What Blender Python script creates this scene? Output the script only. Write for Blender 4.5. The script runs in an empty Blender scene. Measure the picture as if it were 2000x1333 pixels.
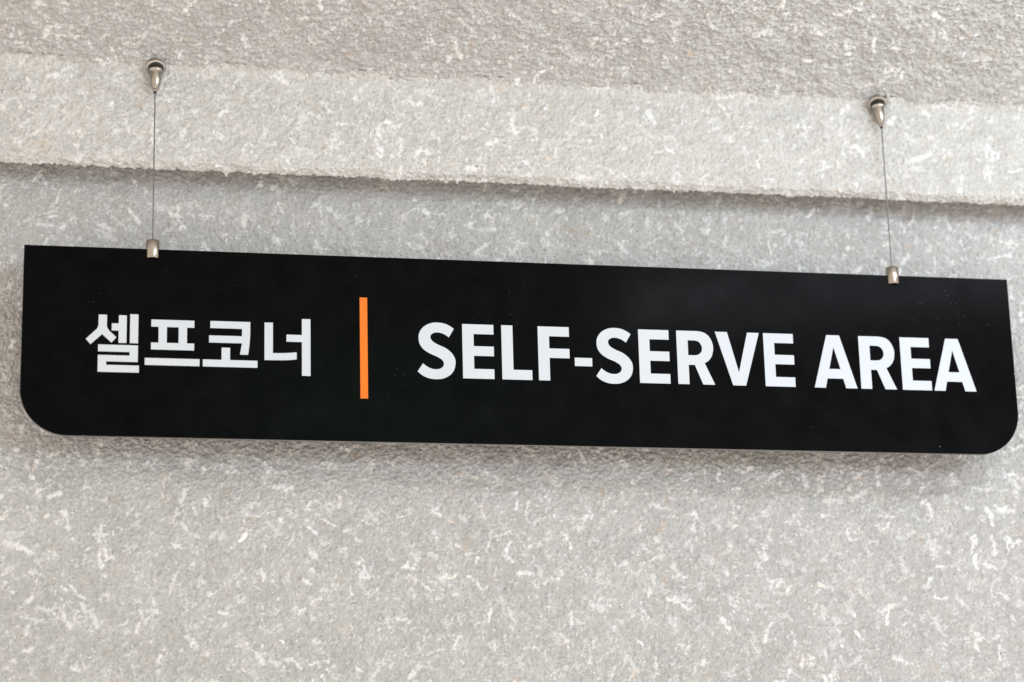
import bpy, bmesh, math
import numpy as np
from mathutils import Matrix, Vector

S = bpy.context.scene
COL = S.collection

# ------------------------------------------------------------------ camera
cam_data = bpy.data.cameras.new('camera')
cam = bpy.data.objects.new('camera', cam_data)
COL.objects.link(cam)
right = Vector((0.98046922, -0.19497135, -0.0258126))
up = Vector((-0.02857015, -0.27105268, 0.96214042))
fwd = Vector((0.19458639, 0.94261159, 0.27132917))
CAM = Vector((-0.48993985, -2.24788708, -0.72882121))
M = Matrix.Identity(4)
for i in range(3):
    M[i][0], M[i][1], M[i][2], M[i][3] = right[i], up[i], -fwd[i], CAM[i]
cam.matrix_world = M
cam_data.sensor_width = 36.0
cam_data.lens = 85.0
cam_data.clip_start = 0.05
cam_data.clip_end = 50.0
cam_data.dof.use_dof = True
cam_data.dof.focus_distance = (Vector((-0.05, 0.0, -0.08)) - CAM).dot(fwd)
cam_data.dof.aperture_fstop = 3.2
S.camera = cam

# ------------------------------------------------------------------ room light
world = bpy.data.worlds.new('World')
S.world = world
world.use_nodes = True
bg = world.node_tree.nodes['Background']
bg.inputs['Color'].default_value = (1.0, 0.88, 0.775, 1.0)      # warm bounce from the room
bg.inputs['Strength'].default_value = 1.38


def area(name, loc, target, sx, sy, power, color):
    d = bpy.data.lights.new(name, 'AREA')
    d.shape = 'RECTANGLE'
    d.size, d.size_y = sx, sy
    d.energy = power
    d.color = color
    o = bpy.data.objects.new(name, d)
    COL.objects.link(o)
    o.location = loc
    o.rotation_euler = (Vector(target) - Vector(loc)).to_track_quat('-Z', 'Y').to_euler()
    return o


# linear ceiling lamp running along the wall, a little to the right
area('linear_ceiling_lamp', (0.84, -0.66, 0.222), (0.6, 0.05, 0.0), 1.15, 0.035, 3.6, (0.80, 0.90, 1.0))
# daylight from a window across the room
area('window_daylight', (1.5, -3.3, 0.10), (-0.2, 0.0, 0.0), 1.3, 0.6, 36.0, (0.66, 0.84, 1.0))
# added green light, made up to give the faint gleam in the black panel
area('added_green_gleam', (0.44, -4.0, 0.87), (-0.16, 0.0, -0.155), 0.75, 0.16, 2.6, (0.05, 1.0, 0.45))

S.view_settings.view_transform = 'Standard'
S.view_settings.look = 'None'
S.view_settings.gamma = 1.0
S.view_settings.exposure = 0.0
S.view_settings.use_curve_mapping = False
S.cycles.use_denoising = True
S.cycles.max_bounces = 6

GLYPHS = [
  ('sel', [[(-428.3,-67.5),(-420.4,-67.5),(-420.4,-77.6),(-420.4,-78.3),(-420.3,-78.9),(-420.2,-79.6),(-420.0,-80.2),(-419.6,-80.9),(-419.2,-81.6),(-418.7,-82.2),(-418.3,-82.9),(-411.2,-89.6),(-415.8,-95.0),(-424.7,-86.8),(-435.5,-97.1),(-440.0,-91.9),(-431.0,-82.9),(-430.5,-82.4),(-430.1,-81.9),(-429.7,-81.4),(-429.3,-80.8),(-429.0,-80.1),(-428.8,-79.3),(-428.5,-78.4),(-428.3,-77.6)],[(-409.2,-67.5),(-401.7,-67.5),(-401.7,-95.0),(-409.2,-95.0),(-409.2,-82.9),(-415.8,-82.9),(-415.8,-75.8),(-409.2,-75.8)],[(-398.5,-66.2),(-390.7,-66.2),(-390.7,-95.0),(-398.5,-95.0)],[(-428.3,-97.1),(-390.7,-97.1),(-390.7,-113.6),(-420.4,-113.6),(-420.4,-117.0),(-389.5,-117.0),(-389.5,-124.0),(-428.3,-124.0),(-428.3,-107.4),(-398.5,-107.4),(-398.5,-103.9),(-428.3,-103.9)]]),
  ('peu', [[(-378.4,-70.8),(-337.4,-70.8),(-337.4,-77.9),(-344.3,-77.9),(-344.3,-93.7),(-337.4,-93.7),(-337.4,-100.6),(-378.4,-100.6),(-378.4,-93.7),(-371.4,-93.7),(-371.4,-77.9),(-378.4,-77.9)],[(-363.5,-77.9),(-352.3,-77.9),(-352.3,-93.7),(-363.5,-93.7)],[(-384.1,-109.1),(-332.1,-109.1),(-332.1,-116.1),(-384.1,-116.1)]]),
  ('ko', [[(-322.1,-70.5),(-283.7,-70.5),(-283.7,-73.3),(-283.7,-76.2),(-283.7,-79.1),(-283.7,-81.9),(-283.8,-84.6),(-284.0,-87.2),(-284.1,-89.7),(-284.4,-92.4),(-284.6,-95.1),(-285.0,-97.9),(-285.3,-100.7),(-285.7,-103.4),(-293.5,-103.4),(-291.6,-92.1),(-323.2,-92.1),(-323.2,-85.0),(-291.6,-85.0),(-291.6,-77.6),(-322.1,-77.6)],[(-311.1,-96.9),(-303.0,-96.9),(-303.0,-109.1),(-276.7,-109.1),(-276.7,-116.1),(-329.0,-116.1),(-329.0,-109.1),(-311.1,-109.1)]]),
  ('neo', [[(-269.9,-70.4),(-261.8,-70.4),(-261.8,-101.0),(-258.7,-100.9),(-255.6,-100.8),(-252.6,-100.7),(-249.7,-100.6),(-246.9,-100.4),(-244.2,-100.1),(-241.5,-99.8),(-238.8,-99.6),(-238.8,-106.6),(-241.1,-106.9),(-243.3,-107.2),(-245.8,-107.5),(-249.1,-107.7),(-253.5,-107.9),(-258.8,-108.0),(-264.5,-108.1),(-269.9,-108.1)],[(-233.7,-65.8),(-225.4,-65.8),(-225.4,-122.9),(-233.7,-122.9),(-233.7,-89.1),(-248.7,-89.1),(-248.7,-82.0),(-233.7,-82.0)]]),
  ('bar', [[(-177.0,-42.0),(-169.6,-42.0),(-169.6,-144.0),(-177.0,-144.0)]]),
  ('S1', [[(-84.0,-71.1),(-85.1,-70.4),(-86.1,-69.6),(-87.2,-68.9),(-88.3,-68.2),(-89.5,-67.6),(-90.8,-67.0),(-92.1,-66.4),(-93.7,-66.0),(-95.5,-65.6),(-97.4,-65.4),(-99.5,-65.2),(-101.4,-65.2),(-103.2,-65.3),(-105.0,-65.6),(-106.8,-66.0),(-108.4,-66.6),(-110.1,-67.3),(-111.7,-68.2),(-113.2,-69.2),(-114.5,-70.3),(-115.7,-71.6),(-116.8,-73.0),(-117.7,-74.5),(-118.3,-76.0),(-118.8,-77.3),(-119.1,-78.7),(-119.2,-80.1),(-119.2,-81.5),(-119.1,-82.9),(-119.0,-84.4),(-118.7,-85.9),(-118.2,-87.4),(-117.6,-88.8),(-116.7,-90.2),(-115.7,-91.5),(-114.5,-92.8),(-113.2,-93.9),(-111.7,-94.9),(-110.2,-95.8),(-108.7,-96.7),(-107.2,-97.4),(-105.6,-98.1),(-104.1,-98.7),(-102.7,-99.2),(-101.5,-99.8),(-100.3,-100.4),(-99.2,-101.0),(-98.2,-101.6),(-97.3,-102.2),(-96.5,-102.8),(-95.9,-103.5),(-95.3,-104.2),(-94.9,-104.9),(-94.7,-105.6),(-94.5,-106.3),(-94.5,-107.1),(-94.6,-107.9),(-94.8,-108.7),(-95.2,-109.5),(-95.7,-110.3),(-96.4,-110.9),(-97.1,-111.5),(-98.0,-111.9),(-98.9,-112.3),(-99.8,-112.6),(-100.7,-112.7),(-101.7,-112.8),(-102.7,-112.8),(-103.8,-112.7),(-105.0,-112.6),(-106.2,-112.4),(-107.3,-112.0),(-108.5,-111.6),(-109.7,-111.0),(-110.9,-110.4),(-111.9,-109.7),(-112.8,-109.1),(-113.6,-108.4),(-114.4,-107.8),(-115.2,-107.1),(-120.6,-115.3),(-119.5,-116.3),(-118.4,-117.3),(-117.3,-118.3),(-116.0,-119.2),(-114.6,-120.0),(-113.2,-120.7),(-111.6,-121.3),(-109.9,-121.9),(-108.1,-122.3),(-106.2,-122.6),(-104.2,-122.8),(-102.2,-122.8),(-100.3,-122.7),(-98.3,-122.5),(-96.3,-122.2),(-94.5,-121.6),(-92.8,-120.9),(-91.1,-120.1),(-89.6,-119.1),(-88.2,-118.0),(-87.0,-116.8),(-86.0,-115.5),(-85.1,-114.2),(-84.4,-112.7),(-83.8,-111.1),(-83.4,-109.3),(-83.1,-107.6),(-82.9,-106.0),(-82.9,-104.6),(-83.0,-103.3),(-83.3,-102.0),(-83.7,-100.7),(-84.3,-99.4),(-85.0,-98.1),(-85.9,-96.8),(-87.0,-95.5),(-88.2,-94.3),(-89.7,-93.0),(-91.2,-91.9),(-92.8,-90.9),(-94.5,-90.0),(-96.3,-89.3),(-98.1,-88.6),(-99.7,-87.9),(-101.3,-87.1),(-102.9,-86.2),(-104.3,-85.3),(-105.4,-84.4),(-106.3,-83.4),(-106.9,-82.4),(-107.3,-81.3),(-107.5,-80.4),(-107.5,-79.5),(-107.2,-78.6),(-106.8,-77.8),(-106.2,-77.2),(-105.4,-76.6),(-104.5,-76.1),(-103.5,-75.7),(-102.5,-75.4),(-101.5,-75.3),(-100.4,-75.3),(-99.3,-75.4),(-98.2,-75.5),(-97.1,-75.8),(-95.9,-76.1),(-94.8,-76.5),(-93.6,-77.0),(-92.5,-77.6),(-91.3,-78.4),(-90.2,-79.2),(-89.1,-80.0)]]),
  ('E1', [[(-75.7,-65.9),(-44.4,-65.9),(-44.4,-75.8),(-64.4,-75.8),(-64.4,-88.2),(-44.4,-88.2),(-44.4,-98.0),(-64.4,-98.0),(-64.4,-111.3),(-44.4,-111.3),(-44.4,-121.2),(-75.7,-121.2)]]),
  ('L', [[(-36.5,-65.9),(-25.2,-65.9),(-25.2,-111.2),(-6.4,-111.2),(-6.4,-121.2),(-36.5,-121.2)]]),
  ('F', [[(0.2,-65.9),(31.8,-65.9),(31.8,-75.8),(11.5,-75.8),(11.5,-88.3),(31.8,-88.3),(31.8,-98.0),(11.5,-98.0),(11.5,-121.2),(0.2,-121.2)]]),
  ('hy', [[(36.9,-97.1),(54.6,-97.1),(54.6,-105.6),(36.9,-105.6)]]),
  ('S2', [[(94.9,-71.1),(93.8,-70.4),(92.8,-69.6),(91.7,-68.9),(90.6,-68.2),(89.4,-67.6),(88.1,-67.0),(86.7,-66.4),(85.2,-66.0),(83.4,-65.6),(81.4,-65.4),(79.4,-65.2),(77.5,-65.2),(75.6,-65.3),(73.8,-65.6),(72.1,-66.0),(70.4,-66.6),(68.8,-67.3),(67.2,-68.2),(65.7,-69.2),(64.3,-70.3),(63.2,-71.6),(62.1,-73.0),(61.2,-74.5),(60.5,-76.0),(60.1,-77.3),(59.8,-78.7),(59.7,-80.1),(59.7,-81.5),(59.7,-82.9),(59.9,-84.4),(60.2,-85.9),(60.6,-87.4),(61.3,-88.8),(62.2,-90.2),(63.2,-91.5),(64.3,-92.8),(65.7,-93.9),(67.1,-94.9),(68.7,-95.8),(70.2,-96.7),(71.7,-97.4),(73.3,-98.1),(74.7,-98.7),(76.1,-99.2),(77.4,-99.8),(78.6,-100.4),(79.7,-101.0),(80.7,-101.6),(81.6,-102.2),(82.3,-102.8),(83.0,-103.5),(83.5,-104.2),(83.9,-104.9),(84.2,-105.6),(84.4,-106.3),(84.4,-107.1),(84.3,-107.9),(84.0,-108.7),(83.7,-109.5),(83.2,-110.3),(82.5,-110.9),(81.8,-111.5),(80.9,-111.9),(80.0,-112.3),(79.1,-112.6),(78.2,-112.7),(77.2,-112.8),(76.1,-112.8),(75.0,-112.7),(73.9,-112.6),(72.7,-112.4),(71.5,-112.0),(70.4,-111.6),(69.2,-111.0),(68.0,-110.4),(67.0,-109.7),(66.1,-109.1),(65.2,-108.4),(64.5,-107.8),(63.7,-107.1),(58.3,-115.3),(59.4,-116.3),(60.5,-117.3),(61.6,-118.3),(62.9,-119.2),(64.3,-120.0),(65.7,-120.7),(67.3,-121.3),(69.0,-121.9),(70.8,-122.3),(72.7,-122.6),(74.7,-122.8),(76.6,-122.8),(78.6,-122.7),(80.6,-122.5),(82.5,-122.2),(84.4,-121.6),(86.1,-120.9),(87.8,-120.1),(89.3,-119.1),(90.7,-118.0),(91.9,-116.8),(92.9,-115.5),(93.8,-114.2),(94.5,-112.7),(95.1,-111.1),(95.5,-109.3),(95.8,-107.6),(95.9,-106.0),(95.9,-104.6),(95.8,-103.3),(95.6,-102.0),(95.2,-100.7),(94.6,-99.4),(93.8,-98.1),(93.0,-96.8),(91.9,-95.5),(90.6,-94.3),(89.2,-93.0),(87.6,-91.9),(86.0,-90.9),(84.4,-90.0),(82.6,-89.3),(80.8,-88.6),(79.2,-87.9),(77.6,-87.1),(76.0,-86.2),(74.6,-85.3),(73.4,-84.4),(72.6,-83.4),(72.0,-82.4),(71.6,-81.3),(71.4,-80.4),(71.4,-79.5),(71.7,-78.6),(72.1,-77.8),(72.7,-77.2),(73.4,-76.6),(74.4,-76.1),(75.4,-75.7),(76.4,-75.4),(77.4,-75.3),(78.5,-75.3),(79.6,-75.4),(80.7,-75.5),(81.8,-75.8),(82.9,-76.1),(84.1,-76.5),(85.3,-77.0),(86.4,-77.6),(87.5,-78.4),(88.7,-79.2),(89.8,-80.0)]]),
  ('E2', [[(102.7,-65.9),(134.0,-65.9),(134.0,-75.8),(114.0,-75.8),(114.0,-88.2),(134.0,-88.2),(134.0,-98.0),(114.0,-98.0),(114.0,-111.3),(134.0,-111.3),(134.0,-121.2),(102.7,-121.2)]]),
  ('R1', [[(142.0,-65.9),(163.4,-65.9),(165.4,-66.1),(167.3,-66.4),(169.2,-66.8),(170.9,-67.4),(172.5,-68.2),(173.9,-69.3),(175.2,-70.5),(176.3,-71.9),(177.3,-73.5),(178.1,-75.3),(178.8,-77.2),(179.3,-79.0),(179.6,-80.7),(179.7,-82.2),(179.6,-83.8),(179.5,-85.4),(179.2,-87.1),(178.8,-88.7),(178.3,-90.4),(177.7,-91.8),(177.0,-93.1),(176.1,-94.3),(175.2,-95.4),(174.3,-96.3),(173.3,-97.1),(172.3,-97.8),(171.2,-98.4),(170.2,-99.1),(180.0,-121.2),(167.7,-121.2),(159.9,-101.1),(153.5,-101.1),(153.5,-121.2),(142.0,-121.2)],[(153.5,-75.7),(161.0,-75.7),(162.0,-75.9),(163.0,-76.2),(164.0,-76.5),(164.9,-77.0),(165.7,-77.7),(166.4,-78.6),(167.0,-79.6),(167.5,-80.6),(167.8,-81.5),(168.0,-82.5),(168.1,-83.6),(168.1,-84.5),(167.9,-85.5),(167.7,-86.4),(167.3,-87.3),(166.7,-88.2),(166.0,-88.9),(165.2,-89.6),(164.3,-90.2),(163.4,-90.7),(162.6,-90.9),(161.7,-91.1),(160.8,-91.1),(159.9,-91.2),(153.5,-91.2)]]),
  ('V', [[(182.2,-65.9),(194.8,-65.9),(205.4,-107.7),(215.9,-65.9),(228.2,-65.9),(212.1,-121.2),(198.7,-121.2)]]),
  ('E3', [[(232.6,-65.9),(263.9,-65.9),(263.9,-75.8),(243.8,-75.8),(243.8,-88.2),(263.9,-88.2),(263.9,-98.0),(243.8,-98.0),(243.8,-111.3),(263.9,-111.3),(263.9,-121.2),(232.6,-121.2)]]),
  ('A1', [[(299.4,-65.9),(313.0,-65.9),(329.2,-121.2),(317.2,-121.2),(314.6,-111.4),(298.1,-111.4),(295.7,-121.2),(283.9,-121.2)],[(306.2,-78.4),(312.4,-101.4),(300.5,-101.4)]]),
  ('R2', [[(333.3,-65.9),(354.7,-65.9),(356.6,-66.1),(358.6,-66.4),(360.5,-66.8),(362.2,-67.4),(363.8,-68.2),(365.2,-69.3),(366.5,-70.5),(367.6,-71.9),(368.6,-73.5),(369.4,-75.3),(370.1,-77.2),(370.6,-79.0),(370.9,-80.7),(371.0,-82.2),(370.9,-83.8),(370.7,-85.4),(370.5,-87.1),(370.1,-88.7),(369.6,-90.4),(369.0,-91.8),(368.3,-93.1),(367.4,-94.3),(366.5,-95.4),(365.6,-96.3),(364.6,-97.1),(363.5,-97.8),(362.5,-98.4),(361.4,-99.1),(371.3,-121.2),(358.9,-121.2),(351.2,-101.1),(344.8,-101.1),(344.8,-121.2),(333.3,-121.2)],[(344.8,-75.7),(352.2,-75.7),(353.3,-75.9),(354.3,-76.2),(355.3,-76.5),(356.2,-77.0),(356.9,-77.7),(357.7,-78.6),(358.3,-79.6),(358.8,-80.6),(359.1,-81.5),(359.3,-82.5),(359.4,-83.6),(359.4,-84.5),(359.2,-85.5),(358.9,-86.4),(358.5,-87.3),(358.0,-88.2),(357.3,-88.9),(356.5,-89.6),(355.6,-90.2),(354.7,-90.7),(353.8,-90.9),(352.9,-91.1),(352.1,-91.1),(351.2,-91.2),(344.8,-91.2)]]),
  ('E4', [[(377.5,-65.9),(408.8,-65.9),(408.8,-75.8),(388.8,-75.8),(388.8,-88.2),(408.8,-88.2),(408.8,-98.0),(388.8,-98.0),(388.8,-111.3),(408.8,-111.3),(408.8,-121.2),(377.5,-121.2)]]),
  ('A2', [[(426.9,-65.9),(440.5,-65.9),(456.7,-121.2),(444.6,-121.2),(442.0,-111.4),(425.6,-111.4),(423.2,-121.2),(411.3,-121.2)],[(433.6,-78.4),(439.8,-101.4),(427.9,-101.4)]]),
]
rng = np.random.default_rng(7)

# ------------------------------------------------------------------ helpers


def tag(o, label=None, cat=None, group=None, kind=None):
    if label: o['label'] = label
    if cat: o['category'] = cat
    if group: o['group'] = group
    if kind: o['kind'] = kind
    return o


def link(name, me, mat, parent=None):
    o = bpy.data.objects.new(name, me)
    COL.objects.link(o)
    if mat is not None and not me.materials:
        me.materials.append(mat)
    o.parent = parent
    return o


def empty(name, loc):
    o = bpy.data.objects.new(name, None)
    o.empty_display_size = 0.02
    o.location = loc
    COL.objects.link(o)
    return o


class NT:
    def __init__(self, name):
        self.m = bpy.data.materials.new(name)
        self.m.use_nodes = True
        self.t = self.m.node_tree
        self.b = self.t.nodes['Principled BSDF']

    def n(self, kind, **kw):
        x = self.t.nodes.new(kind)
        for k, v in kw.items():
            if hasattr(x, k):
                setattr(x, k, v)
            else:
                x.inputs[k.replace('_', ' ')].default_value = v
        return x

    def l(self, a, b):
        self.t.links.new(a, b)

    def noise(self, scale, detail=2.0, rough=0.5):
        c = self.coord()
        x = self.n('ShaderNodeTexNoise')
        x.inputs['Scale'].default_value = scale
        x.inputs['Detail'].default_value = detail
        x.inputs['Roughness'].default_value = rough
        self.l(c, x.inputs['Vector'])
        return x.outputs['Fac']

    def coord(self):
        if not hasattr(self, 'tc'):
            self.tc = self.n('ShaderNodeTexCoord')
        return self.tc.outputs['Object']

    def ramp(self, src, lo, hi, a=0.0, b=1.0):
        x = self.n('ShaderNodeMapRange')
        x.clamp = True
        x.inputs['From Min'].default_value = lo
        x.inputs['From Max'].default_value = hi
        x.inputs['To Min'].default_value = a
        x.inputs['To Max'].default_value = b
        self.l(src, x.inputs['Value'])
        return x.outputs['Result']

    def mix(self, fac, a, b):
        x = self.n('ShaderNodeMix')
        x.data_type = 'RGBA'
        for sock, v in ((x.inputs[0], fac), (x.inputs[6], a), (x.inputs[7], b)):
            if isinstance(v, tuple):
                sock.default_value = v + (1.0,)
            elif isinstance(v, (int, float)):
                sock.default_value = v
            else:
                self.l(v, sock)
        return x.outputs[2]

    def bump(self, h, dist, strength=1.0):
        x = self.n('ShaderNodeBump')
        x.inputs['Distance'].default_value = dist
        x.inputs['Strength'].default_value = strength
        self.l(h, x.inputs['Height'])
        self.l(x.outputs['Normal'], self.b.inputs['Normal'])


# ------------------------------------------------------------------ materials
def plaster_material(name, lo, hi, dark):
    k = NT(name)
    at = k.n('ShaderNodeAttribute', attribute_name='flake')
    sep = k.n('ShaderNodeSeparateColor')
    k.l(at.outputs['Color'], sep.inputs['Color'])
    grain = k.ramp(k.noise(430.0, 4.0, 0.7), 0.40, 0.62)
    patch = k.ramp(k.noise(26.0, 3.0, 0.55), 0.35, 0.68)
    base = k.mix(patch, lo, hi)
    base = k.mix(k.ramp(grain, 0.0, 1.0, 0.0, 0.45), base, dark)
    tanm = k.mix(k.ramp(k.noise(90.0, 2.0), 0.35, 0.65), (0.46, 0.375, 0.29), (0.62, 0.54, 0.47))
    c = k.mix(sep.outputs['Green'], base, tanm)
    white = k.mix(k.ramp(k.noise(60.0, 1.0), 0.36, 0.56), (0.86, 0.855, 0.84), (0.85, 0.865, 0.89))
    c = k.mix(sep.outputs['Red'], c, white)
    c = k.mix(sep.outputs['Blue'], c, (0.20, 0.185, 0.165))
    k.l(c, k.b.inputs['Base Color'])
    k.b.inputs['Roughness'].default_value = 0.86
    k.b.inputs['Specular IOR Level'].default_value = 0.25
    k.bump(k.noise(620.0, 4.0, 0.75), 0.0016, 0.9)
    return k.m


def flake_material():
    k = NT('pressed paper flake')
    at = k.n('ShaderNodeAttribute', attribute_name='tone')
    g = k.ramp(k.noise(700.0, 2.0), 0.3, 0.7, 0.0, 0.22)
    c = k.mix(g, at.outputs['Color'], (0.64, 0.63, 0.61))
    k.l(c, k.b.inputs['Base Color'])
    k.b.inputs['Roughness'].default_value = 0.78
    k.b.inputs['Specular IOR Level'].default_value = 0.3
    k.bump(k.noise(650.0, 3.0, 0.7), 0.0010, 0.8)
    return k.m


def panel_material():
    k = NT('satin black sheet')
    v = k.n('ShaderNodeTexVoronoi')
    v.inputs['Scale'].default_value = 46.0
    k.l(k.coord(), v.inputs['Vector'])
    dot = k.ramp(v.outputs['Distance'], 0.020, 0.034, 1.0, 0.0)
    sc = k.n('ShaderNodeSeparateColor')
    k.l(v.outputs['Color'], sc.inputs['Color'])
    pick = k.ramp(sc.outputs['Red'], 0.60, 0.98, 0.0, 0.7)
    mul = k.n('ShaderNodeMath', operation='MULTIPLY')
    k.l(dot, mul.inputs[0]); k.l(pick, mul.inputs[1])
    # finer dust that gathers in patches
    v2 = k.n('ShaderNodeTexVoronoi')
    v2.inputs['Scale'].default_value = 170.0
    k.l(k.coord(), v2.inputs['Vector'])
    dot2 = k.ramp(v2.outputs['Distance'], 0.06, 0.12, 1.0, 0.0)
    area_ = k.ramp(k.noise(13.0, 2.0), 0.58, 0.74, 0.0, 0.16)
    mul2 = k.n('ShaderNodeMath', operation='MULTIPLY')
    k.l(dot2, mul2.inputs[0]); k.l(area_, mul2.inputs[1])
    c = k.mix(k.ramp(k.noise(34.0, 3.0, 0.6), 0.35, 0.7), (0.0016, 0.0016, 0.0021), (0.0034, 0.0034, 0.0040))
    c = k.mix(mul2.outputs[0], c, (0.45, 0.45, 0.43))
    c = k.mix(mul.outputs[0], c, (0.55, 0.54, 0.52))
    k.l(c, k.b.inputs['Base Color'])
    k.l(k.ramp(k.noise(22.0, 4.0, 0.6), 0.3, 0.7, 0.15, 0.23), k.b.inputs['Roughness'])
    k.b.inputs['Specular IOR Level'].default_value = 0.022
    k.bump(k.noise(7.0, 1.0), 0.0006, 0.25)
    return k.m


def plain(name, col, rough, spec=0.5, metal=0.0, var=0.06, scale=120.0):
    k = NT(name)
    dark = tuple(max(0.0, x * (1 - var)) for x in col)
    lite = tuple(min(1.0, x * (1 + var)) for x in col)
    k.l(k.mix(k.ramp(k.noise(scale, 3.0), 0.3, 0.7), dark, lite), k.b.inputs['Base Color'])
    k.b.inputs['Roughness'].default_value = rough
    k.b.inputs['Specular IOR Level'].default_value = spec
    k.b.inputs['Metallic'].default_value = metal
    return k


def nickel_material(name, rough, col):
    k = plain(name, col, rough, 0.5, 1.0, 0.05, 300.0)
    # fine turning lines round the axis
    mp = k.n('ShaderNodeMapping')
    mp.inputs['Scale'].default_value = (60.0, 60.0, 2600.0)
    k.l(k.coord(), mp.inputs['Vector'])
    nz = k.n('ShaderNodeTexNoise')
    nz.inputs['Scale'].default_value = 1.0
    nz.inputs['Detail'].default_value = 2.0
    k.l(mp.outputs['Vector'], nz.inputs['Vector'])
    k.l(k.ramp(nz.outputs['Fac'], 0.3, 0.7, rough * 0.8, rough * 1.35), k.b.inputs['Roughness'])
    k.bump(nz.outputs['Fac'], 0.00008, 0.5)
    return k.m


PLASTER = plaster_material('grey fibre plaster', (0.512, 0.517, 0.515), (0.583, 0.588, 0.586), (0.352, 0.352, 0.348))
CREAM = plaster_material('cream fibre plaster', (0.60, 0.598, 0.582), (0.665, 0.662, 0.645), (0.43, 0.425, 0.41))   # the beam's own lighter coat
FLAKE = flake_material()
BLACK = panel_material()
CORE = plain('grey board core', (0.20, 0.195, 0.19), 0.6, 0.3).m
VINYL = plain('white vinyl', (0.515, 0.56, 0.615), 0.5, 0.3, 0.0, 0.015, 30.0).m
ORANGE = plain('orange vinyl', (0.72, 0.155, 0.003), 0.5, 0.3, 0.0, 0.02, 30.0).m
NICKEL = nickel_material('brushed nickel', 0.22, (0.34, 0.305, 0.265))
CHROME = nickel_material('polished nickel', 0.07, (0.50, 0.47, 0.44))
STEEL = plain('steel cable', (0.20, 0.195, 0.19), 0.42, 0.5, 1.0, 0.2, 900.0).m
RUBBER = plain('dark socket', (0.012, 0.012, 0.012), 0.5).m

# ------------------------------------------------------------------ plaster relief: one tile of real measurements
N, STEP = 1536, 0.001
TILE = N * STEP
fx = np.fft.fftfreq(N, STEP)
FR = np.sqrt(fx[:, None] ** 2 + fx[None, :] ** 2)


def band(lo, hi, seed, ax=1.0, ay=1.0):
    """noise of wavelengths lo..hi metres, unit deviation"""
    r = np.random.default_rng(seed)
    fr = np.sqrt((fx[:, None] * ay) ** 2 + (fx[None, :] * ax) ** 2)
    w = np.exp(-((fr * lo) ** 2)) * (1 - np.exp(-((fr * hi) ** 2)))
    f = np.fft.ifft2(np.fft.fft2(r.standard_normal((N, N))) * w).real
    return f / f.std()


fine = band(0.0020, 0.012, 1)
lump = band(0.0055, 0.030, 2)
swell = band(0.03, 0.12, 3)
edge = band(0.0022, 0.009, 4)
mask = band(0.012, 0.05, 5)
# crumbly pulp: rounded lumps with thin creases between them
crease = 1.0 - np.minimum(np.abs(lump), 1.0)
HEIGHT = 0.00045 * fine + 0.00036 * lump - 0.00040 * np.clip(crease - 0.72, 0, 1) * 3.0 + 0.00045 * swell

bits = band(0.0030, 0.016, 8, 1.7, 1.0)
HEIGHT_C = (0.00030 * band(0.0020, 0.012, 9, 1.5, 1.0) + 0.00022 * band(0.006, 0.035, 10, 1.8, 1.0)
            + 0.00075 * np.clip(bits - 0.7, 0, 2.0) - 0.00050 * np.clip(-bits - 1.1, 0, 1.5) + 0.0004 * swell)

# flakes pressed into the pulp: white amount, tan amount, dark amount
FL = np.zeros((N, N, 3), np.float32)


def walk(r, n, seg, wob, ang):
    pts = [np.zeros(2)]
    for _ in range(n):
        ang += r.normal(0, wob)
        pts.append(pts[-1] + seg * np.array([math.cos(ang), math.sin(ang)]))
    return np.array(pts) - np.mean(pts, 0)


def stamp(ch, x, y, pts, rad, amount, rough=0.55, lift=0.0):
    R = int(np.abs(pts).max() + max(rad) + 3)
    ix, iy = int(x), int(y)
    ax = np.arange(-R, R + 1)
    gx, gy = np.meshgrid(ax - (x - ix), ax - (y - iy))
    d = np.full(gx.shape, 1e9)
    for a, b, ra, rb in zip(pts[:-1], pts[1:], rad[:-1], rad[1:]):
        ab = b - a
        t = np.clip(((gx - a[0]) * ab[0] + (gy - a[1]) * ab[1]) / (ab @ ab + 1e-9), 0, 1)
        d = np.minimum(d, np.hypot(gx - a[0] - t * ab[0], gy - a[1] - t * ab[1]) - (ra + (rb - ra) * t))
    X = (ix + ax) % N
    Y = (iy + ax) % N
    ixg = np.ix_(Y, X)
    d = d + rough * edge[ixg]
    v = np.clip(0.5 - d / 0.65, 0, 1) * amount
    FL[..., ch][ixg] = np.maximum(FL[..., ch][ixg], v)
    if lift:
        HEIGHT[ixg] += lift * v
        HEIGHT_C[ixg] += 2.6 * lift * v


r = np.random.default_rng(11)
for i in range(1500):                                     # soft tan stains and bark flecks
    n = r.integers(1, 5); w = r.uniform(0.8, 3.2)
    stamp(1, r.uniform(0, N), r.uniform(0, N), walk(r, n, r.uniform(1.2, 3.5), 0.6, r.uniform(0, 6.3)),
          w * r.uniform(0.5, 1.1, n + 1), r.uniform(0.15, 0.62), 1.2)
def streak(lo, hi, seed, ang, stretch):
    q = np.random.default_rng(seed)
    ca, sa = math.cos(ang), math.sin(ang)
    fu = (fx[None, :] * ca + fx[:, None] * sa) * stretch
    fv = -fx[None, :] * sa + fx[:, None] * ca
    f2 = fu ** 2 + fv ** 2
    w = np.exp(-f2 * lo ** 2) * (1 - np.exp(-f2 * hi ** 2))
    f = np.fft.ifft2(np.fft.fft2(q.standard_normal((N, N))) * w).real
    return f / f.std()


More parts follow.
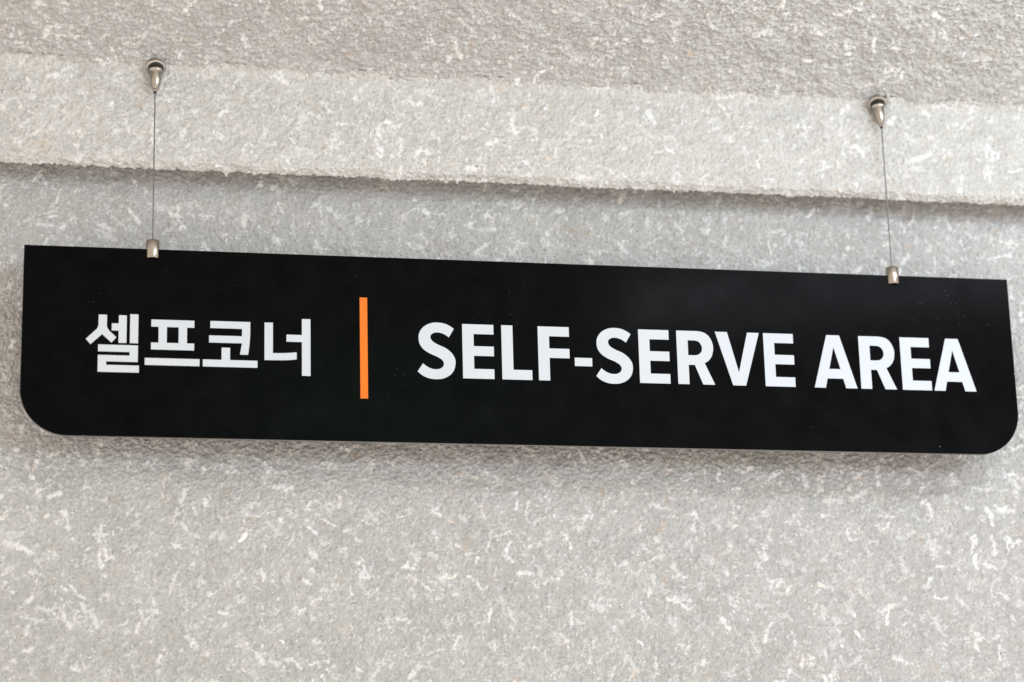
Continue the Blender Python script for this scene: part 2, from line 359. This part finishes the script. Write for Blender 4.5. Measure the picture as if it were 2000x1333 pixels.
for i in range(7):                                       # fibrous pulp streaks in every direction, fading into the base
    s_ = streak(0.0024, 0.011, 40 + i, i * math.pi / 7 + 0.2, 2.2)
    v_ = np.clip((s_ + 0.45 * mask + 0.25 * edge - 2.4) / 0.40, 0, 1) * (0.45 + 0.07 * i)
    FL[..., 0] = np.maximum(FL[..., 0], v_.astype(np.float32))
    HEIGHT += 0.00012 * v_
    HEIGHT_C += 0.0003 * v_
clot = band(0.0026, 0.010, 6)
FL[..., 0] = np.maximum(FL[..., 0], (np.clip((clot + 0.55 * mask - 1.15) / 0.7, 0, 1) * 0.28).astype(np.float32))
for i in range(6500):                                    # small pale shreds
    n = r.integers(1, 4); w = r.uniform(0.4, 1.4)
    stamp(0, r.uniform(0, N), r.uniform(0, N), walk(r, n, r.uniform(0.8, 2.2), 0.5, r.uniform(0, 6.3)),
          w * r.uniform(0.4, 1.1, n + 1), r.uniform(0.15, 0.65), 0.7, 0.00012)
for i in range(7600):                                    # larger torn paper flakes, thicker in places
    x = r.uniform(0, N); y = r.uniform(0, N)
    if mask[int(y), int(x)] < r.normal(-0.3, 0.9):
        continue
    n = r.integers(1, 6); w = 0.6 + 2.4 * r.random() ** 1.7
    p = walk(r, n, r.uniform(1.7, 4.6), 0.2, r.uniform(0, 6.3))
    a = r.uniform(0.4, 1.0)
    stamp(0, x, y, p, w * r.uniform(0.25, 1.15, n + 1), a, 0.6, 0.00014)
    if r.random() < 0.45:                                # a torn side branch
        q = walk(r, 2, r.uniform(1.2, 2.6), 0.3, r.uniform(0, 6.3))
        stamp(0, x + p[-1][0], y + p[-1][1], q, w * r.uniform(0.25, 0.8, 3), a, 0.95, 0.00014)
for i in range(260):                                     # dark threads
    n = r.integers(1, 4)
    stamp(2, r.uniform(0, N), r.uniform(0, N), walk(r, n, r.uniform(1.0, 2.4), 0.6, r.uniform(0, 6.3)),
          r.uniform(0.15, 0.5) * np.ones(n + 1), r.uniform(0.2, 0.75), 0.4)


def sample(T, u, v):
    """bilinear lookup of a tile at metres u (columns), v (rows)"""
    a = np.mod(u / STEP, N); b = np.mod(v / STEP, N)
    i = np.floor(a).astype(int); j = np.floor(b).astype(int)
    fa = a - i; fb = b - j
    i %= N; j %= N
    i1 = (i + 1) % N; j1 = (j + 1) % N
    if T.ndim == 3:
        fa = fa[..., None]; fb = fb[..., None]
    return (T[j, i] * (1 - fa) + T[j, i1] * fa) * (1 - fb) + (T[j1, i] * (1 - fa) + T[j1, i1] * fa) * fb


def grid_mesh(name, P, col):
    """P: rows x cols x 3 points -> a quad mesh with the flake amounts as an attribute"""
    nv, nu = P.shape[:2]
    idx = np.arange(nv * nu).reshape(nv, nu)
    q = np.stack([idx[:-1, :-1], idx[:-1, 1:], idx[1:, 1:], idx[1:, :-1]], -1).reshape(-1, 4)
    me = bpy.data.meshes.new(name)
    me.vertices.add(nv * nu)
    me.vertices.foreach_set('co', P.reshape(-1).astype(np.float32))
    me.loops.add(q.size)
    me.loops.foreach_set('vertex_index', q.reshape(-1).astype(np.int32))
    me.polygons.add(len(q))
    me.polygons.foreach_set('loop_start', np.arange(0, q.size, 4, dtype=np.int32))
    me.polygons.foreach_set('use_smooth', np.ones(len(q), bool))
    at = me.attributes.new('flake', 'FLOAT_COLOR', 'POINT')
    c = np.ones((nv * nu, 4), np.float32)
    c[:, :3] = col.reshape(-1, 3)
    at.data.foreach_set('color', c.reshape(-1))
    me.update(calc_edges=True)
    return me


def spaced(lo, a, b, hi, fine_, coarse):
    """coordinates: fine between a and b, coarse outside"""
    left = np.linspace(lo, a, max(2, int((a - lo) / coarse) + 1))[:-1] if a > lo else np.array([])
    rightp = np.linspace(b, hi, max(2, int((hi - b) / coarse) + 1))[1:] if hi > b else np.array([])
    return np.concatenate([left, np.arange(a, b - fine_ * 0.5, fine_), [b], rightp])


XS = spaced(-0.95, -0.57, 0.63, 1.05, 0.001, 0.006)
WALL_Y, FACE_Y, JOINT_Z, LIP_Z = 0.060, 0.012, 0.1945, 0.0930
SLOPE = math.tan(math.radians(24.0))
OFF = {'wall': (0.31, 0.55), 'beam': (0.93, 0.20), 'ceiling': (0.12, 1.02)}

# wall behind the sign
ZS = spaced(-0.72, -0.45, 0.115, 0.24, 0.001, 0.006)
U, V = np.meshgrid(XS, ZS)


def wall_h(x, z):
    return sample(HEIGHT, x + OFF['wall'][0], z + OFF['wall'][1])


P = np.stack([U, WALL_Y - 1.2 * wall_h(U, V), V], -1)
wall = tag(link('wall', grid_mesh('wall', P, sample(FL, U + OFF['wall'][0], V + OFF['wall'][1])), PLASTER), kind='structure')

# ceiling, rising slightly towards the room
YS = spaced(-0.90, -0.245, 0.020, 0.020, 0.001, 0.006)
U, V = np.meshgrid(XS, YS)


def ceil_h(x, y):
    return sample(HEIGHT_C, x + OFF['ceiling'][0], y + OFF['ceiling'][1])


P = np.stack([U, V, JOINT_Z + (FACE_Y - V) * SLOPE - 1.6 * ceil_h(U, V)], -1)[::-1]
ceiling = tag(link('ceiling', grid_mesh('ceiling', P, sample(FL, U + OFF['ceiling'][0], V + OFF['ceiling'][1])[::-1]), PLASTER), kind='structure')

# beam: face, rounded lower edge, thin lip, underside back to the wall
prof = []
R0 = 0.009                                                   # plaster fillet where the beam meets the ceiling
A0, A1, A2 = (FACE_Y - R0, JOINT_Z + R0 * SLOPE), (FACE_Y, JOINT_Z), (FACE_Y, JOINT_Z - R0)
for t in np.linspace(0, 1, 18):
    y = (1 - t) ** 2 * A0[0] + 2 * t * (1 - t) * A1[0] + t * t * A2[0]
    z = (1 - t) ** 2 * A0[1] + 2 * t * (1 - t) * A1[1] + t * t * A2[1]
    a = (1 - t) * math.radians(66)
    prof.append((y, z, -math.cos(a), -math.sin(a), 0))
for z in np.arange(JOINT_Z - R0 - 0.001, LIP_Z + 0.0030, -0.001):
    prof.append((FACE_Y, z, -1.0, 0.0, 0))
for t in np.linspace(0.0, 1.0, 12):                          # chamfered lip that turns back under
    prof.append((FACE_Y + 0.0006 + 0.0078 * t ** 1.1, LIP_Z + 0.0022 - 0.0050 * t, -0.62, -0.78, t))
for a in np.linspace(0, math.pi / 2, 5)[1:]:
    prof.append((FACE_Y + 0.0084 + 0.0020 * math.sin(a), LIP_Z - 0.0028 + 0.002 - 0.002 * math.cos(a), math.sin(a), -math.cos(a), 1.0 - a / 1.6))
for z in np.linspace(LIP_Z + 0.0010, LIP_Z + 0.0165, 14):     # short upstand behind the lip
    prof.append((FACE_Y + 0.0106, z, 1.0, 0.0, 0))
for y in np.arange(FACE_Y + 0.0118, WALL_Y + 0.006, 0.001):  # flat underside running back to the wall
    prof.append((y, LIP_Z + 0.0170, 0.0, -1.0, 0))
prof = np.array(prof)
arc = np.concatenate([[0], np.cumsum(np.hypot(np.diff(prof[:, 0]), np.diff(prof[:, 1])))])
ARC0 = arc[18]
spike = np.zeros(len(XS))                                    # drips of pulp hanging from the lip
r = np.random.default_rng(5)
drips = [(-0.306, 0.0065, 0.0045), (-0.280, 0.003, 0.002), (0.062, 0.0042, 0.003), (0.152, 0.0036, 0.0016), (-0.085, 0.003, 0.0025)]
drips += [(r.uniform(-0.9, 1.0), 0.0007 + 0.0022 * r.random() ** 3, r.uniform(0.0011, 0.003)) for _ in range(300)]
for x0, h, w in drips:
    spike = np.maximum(spike, h * np.clip(1 - np.abs(XS - x0) / w, 0, 1) ** 1.15)
U, A = np.meshgrid(XS, arc)
H = sample(HEIGHT, U + OFF['beam'][0], A + OFF['beam'][1]) * np.where(prof[:, 4] > 0, 1.0, 1.0)[:, None]
yy, zz, ny, nz, k = [prof[:, i][:, None] for i in range(5)]
P = np.stack([U, yy + ny * H * 1.25, zz + nz * H * 1.1 - spike[None, :] * np.clip(k, 0, 1) ** 2.0], -1)
beam = tag(link('beam', grid_mesh('beam', P, sample(FL, U + OFF['beam'][0], A + OFF['beam'][1])), CREAM), kind='structure')


# torn paper flakes lying on the pulp: real pieces, too many to count
def flake_mesh(name, count, place, urange, vrange, seed):
    r = np.random.default_rng(seed)
    co, faces, tone = [], [], []
    for i in range(count):
        n = int(r.integers(2, 6))
        pts = walk(r, n, r.uniform(0.0013, 0.0040), 0.30, r.uniform(0, 6.3))
        w = 0.0030 * r.random() ** 1.5 + 0.0006
        prof_w = w * np.sin(np.linspace(0.45, math.pi - 0.45, n + 1)) * r.uniform(0.5, 1.3, n + 1)
        d = np.gradient(pts, axis=0)
        nr = np.stack([-d[:, 1], d[:, 0]], 1) / (np.hypot(d[:, 0], d[:, 1])[:, None] + 1e-9)
        c = np.array([r.uniform(*urange), r.uniform(*vrange)])
        L = c + pts + nr * prof_w[:, None] * r.uniform(0.5, 1.3, (n + 1, 1))
        Rr = c + pts - nr * prof_w[:, None] * r.uniform(0.5, 1.3, (n + 1, 1))
        uv = np.concatenate([L, Rr])
        b = len(co)
        co.extend(place(uv[:, 0], uv[:, 1], 0.00012 + 0.0002 * r.random()).tolist())
        for s in range(n):
            faces.append((b + s, b + s + 1, b + n + 2 + s, b + n + 1 + s))
        t = r.random()
        if t < 0.5: cc = (0.76, 0.77, 0.80)
        elif t < 0.86: cc = (0.72, 0.70, 0.67)
        elif t < 0.93: cc = (0.66, 0.60, 0.55)
        else: cc = (0.47, 0.40, 0.33)
        cc = np.array(cc) * r.uniform(0.86, 1.03)
        tone.extend([(*cc, 1.0)] * (2 * n + 2))
    me = bpy.data.meshes.new(name)
    me.from_pydata(co, [], faces)
    at = me.attributes.new('tone', 'FLOAT_COLOR', 'POINT')
    at.data.foreach_set('color', np.array(tone, np.float32).reshape(-1))
    me.polygons.foreach_set('use_smooth', np.ones(len(me.polygons), bool))
    return me


def on_wall(u, v, e): return np.stack([u, WALL_Y - 1.2 * wall_h(u, v) - e, v], 1)
def on_ceiling(u, v, e): return np.stack([u, v, JOINT_Z + (FACE_Y - v) * SLOPE - 1.6 * ceil_h(u, v) - e], 1)
def on_beam(u, v, e):
    h = sample(HEIGHT, u + OFF['beam'][0], (JOINT_Z - R0 - 0.001 - v + ARC0) + OFF['beam'][1])
    return np.stack([u, FACE_Y - 1.25 * h - e, v], 1)


for nm, parent, cnt, place, vr, sd in (('paper_flakes', wall, 330, on_wall, (-0.46, 0.11), 21),
                                       ('paper_flakes', ceiling, 150, on_ceiling, (-0.24, 0.010), 22),
                                       ('paper_flakes', beam, 200, on_beam, (LIP_Z + 0.006, JOINT_Z - R0), 23)):
    tag(link(nm, flake_mesh(nm, cnt, place, (-0.6, 0.68), vr, sd), FLAKE, parent), kind='stuff')

# ------------------------------------------------------------------ the sign
sign = empty('hanging_sign', (0.0, 0.0025, 0.0))
tag(sign, 'long black hanging sign with rounded lower corners, white Korean and English lettering and orange bar', 'sign')
W2, SH, RAD = 0.5, 0.1868, 0.045


def curve_mesh(name, loops, half, bevel=0.0, res=1):
    """closed outlines in the x-z plane, filled with even-odd holes and given thickness"""
    cu = bpy.data.curves.new(name, 'CURVE')
    cu.dimensions = '2D'
    cu.fill_mode = 'BOTH'
    cu.extrude = half
    cu.bevel_depth = bevel
    cu.bevel_resolution = res
    for lp in loops:
        s = cu.splines.new('POLY')
        s.points.add(len(lp) - 1)
        for p, (x, z) in zip(s.points, lp):
            p.co = (x, z, 0, 1)
        s.use_cyclic_u = True
    o = bpy.data.objects.new(name, cu)
    me = bpy.data.meshes.new_from_object(o)
    me.transform(Matrix.Rotation(math.radians(90), 4, 'X'))     # local z -> -y, y -> z
    bpy.data.objects.remove(o)
    bpy.data.curves.remove(cu)
    me.name = name
    return me


def outline(inset):
    w, rr = W2 - inset, RAD - inset
    lp = [(-w, -inset), (-w, -SH + RAD)]
    for a in np.linspace(math.pi, 1.5 * math.pi, 20):
        lp.append((-W2 + RAD + rr * math.cos(a), -SH + RAD + rr * math.sin(a)))
    for a in np.linspace(1.5 * math.pi, 2 * math.pi, 20):
        lp.append((W2 - RAD + rr * math.cos(a), -SH + RAD + rr * math.sin(a)))
    lp.append((w, -inset))
    return lp


def on_sign(name, me, mat, y):
    o = link(name, me, mat, sign)
    o.location = (0, y - 0.0025, 0)
    return o


on_sign('board_core', curve_mesh('board_core', [outline(0.0003)], 0.0023, 0.0002), CORE, 0.0027)
on_sign('face_sheet', curve_mesh('face_sheet', [outline(0.0)], 0.00012, 0.0), BLACK, 0.00008)
for nm, loops in GLYPHS:
    loops = [[(x / 1000, z / 1000) for x, z in l] for l in loops]
    bar = nm == 'bar'
    o = on_sign('divider_bar' if bar else ('hyphen' if nm == 'hy' else 'letter'),
                curve_mesh('letter', loops, 0.00012), ORANGE if bar else VINYL, -0.00016)

# ------------------------------------------------------------------ cable hangers


def lathe(name, prof, seg=40):
    """prof: list of (radius, z); sharp joints are doubled points"""
    bm = bmesh.new()
    rings = []
    for rad, z in prof:
        if rad < 1e-6:
            rings.append([bm.verts.new((0, 0, z))])
        else:
            rings.append([bm.verts.new((rad * math.cos(2 * math.pi * i / seg), rad * math.sin(2 * math.pi * i / seg), z)) for i in range(seg)])
    for a, b in zip(rings[:-1], rings[1:]):
        for i in range(seg):
            j = (i + 1) % seg
            if len(a) == 1:
                bm.faces.new((a[0], b[i], b[j]))
            elif len(b) == 1:
                bm.faces.new((a[i], b[0], a[j]))
            else:
                bm.faces.new((a[i], b[i], b[j], a[j]))
    bmesh.ops.recalc_face_normals(bm, faces=bm.faces)
    me = bpy.data.meshes.new(name)
    bm.to_mesh(me); bm.free()
    me.polygons.foreach_set('use_smooth', np.ones(len(me.polygons), bool))
    for e in me.edges:
        e.use_edge_sharp = False
    me.set_sharp_from_angle(angle=math.radians(34))
    return me


WIRE_Y = 0.0025
CEIL_Z = JOINT_Z + (FACE_Y - WIRE_Y) * SLOPE
BOT_Z = 0.1620


def hanger(x, lean, label):
    h = empty('cable_hanger', (x, WIRE_Y, CEIL_Z))
    tag(h, label, 'cable hanger', 'cable hangers holding the black sign')
    tilt = Matrix.Rotation(math.radians(-30.0), 4, 'X')
    base = 0.0275                               # flange to tip
    fl = lathe('ceiling_flange', [(0, 0.014), (0.0060, 0.014), (0.0076, 0.0022), (0.0100, 0.0018), (0.0103, 0.0010), (0.0103, -0.0002), (0.0100, -0.0007), (0.0092, -0.0009), (0.0072, -0.0010), (0, -0.0010)])
    fl.transform(tilt)
    cup = empty_part('ceiling_cup', h)
    cup.data = lathe('ceiling_cup', [(0, 0.0262), (0.0060, 0.0262), (0.0064, 0.0252), (0.0064, 0.0228), (0.0058, 0.0220), (0.0058, 0.0180), (0.0056, 0.0150), (0.0049, 0.0110), (0.0038, 0.0072), (0.0028, 0.0047), (0, 0.0047)])
    cup.data.materials.append(NICKEL)
    cup.location = (0, 0, BOT_Z - CEIL_Z)
    cup.rotation_euler = (0, lean, 0)
    f = link('ceiling_flange', fl, CHROME, h)
    f.location = (math.sin(lean) * base, 0.0005, BOT_Z + base - CEIL_Z)
    gm = lathe('gap_ring', [(0.0066, -0.0008), (0.0077, -0.0008), (0.0078, -0.0020), (0.0070, -0.0026), (0.0060, -0.0026)])
    gm.transform(tilt)
    link('gap_ring', gm, RUBBER, f)
    c2 = link('collar', lathe('collar', [(0.0050, 0.0262), (0.0066, 0.0262), (0.0070, 0.0256), (0.0070, 0.0240), (0.0066, 0.0232), (0.0050, 0.0232)]), CHROME, cup)
    n = link('nozzle', lathe('nozzle', [(0, 0.0050), (0.0025, 0.0050), (0.00275, 0.0043), (0.00275, 0.0028), (0.0023, 0.0022), (0, 0.0022)], 24), CHROME, cup)
    s = link('socket', lathe('socket', [(0, 0.0025), (0.0015, 0.0025), (0.0015, 0.0004), (0.0011, 0.0), (0, 0.0)], 20), RUBBER, cup)
    wl = BOT_Z - 0.0095 + 0.002
    w = link('wire', cable_mesh(wl), STEEL, h)
    w.location = (0, 0, BOT_Z + 0.001 - CEIL_Z)
    c = link('clip', lathe('clip', [(0, 0.0098), (0.0018, 0.0098), (0.0050, 0.0097), (0.0062, 0.0092), (0.0067, 0.0082), (0.0067, -0.0086), (0.0064, -0.0091), (0.0052, -0.0091), (0.0050, -0.0080), (0, -0.0080)]), NICKEL, h)
    c.location = (0, 0, -CEIL_Z)
    return h


def empty_part(name, parent):
    me = bpy.data.meshes.new(name)
    o = bpy.data.objects.new(name, me)
    COL.objects.link(o)
    o.parent = parent
    return o


def cable_mesh(length, strands=6, rad=0.00040, off=0.00038, pitch=0.006):
    """six twisted strands, hanging down from the origin"""
    bm = bmesh.new()
    n = int(length / 0.0012)
    for s in range(strands):
        prev = None
        for i in range(n + 1):
            z = -length * i / n
            a = 2 * math.pi * (s / strands + (length * i / n) / pitch)
            cx, cy = off * math.cos(a), off * math.sin(a)
            ring = [bm.verts.new((cx + rad * math.cos(2 * math.pi * k / 5), cy + rad * math.sin(2 * math.pi * k / 5), z)) for k in range(5)]
            if prev:
                for k in range(5):
                    bm.faces.new((prev[k], ring[k], ring[(k + 1) % 5], prev[(k + 1) % 5]))
            prev = ring
    me = bpy.data.meshes.new('wire')
    bm.to_mesh(me); bm.free()
    me.polygons.foreach_set('use_smooth', np.ones(len(me.polygons), bool))
    return me


hanger(-0.3781, 0.012, 'nickel cable hanger on the left, above the Korean lettering of the black sign')
hanger(0.3758, -0.10, 'nickel cable hanger on the right, above the word AREA on the black sign')
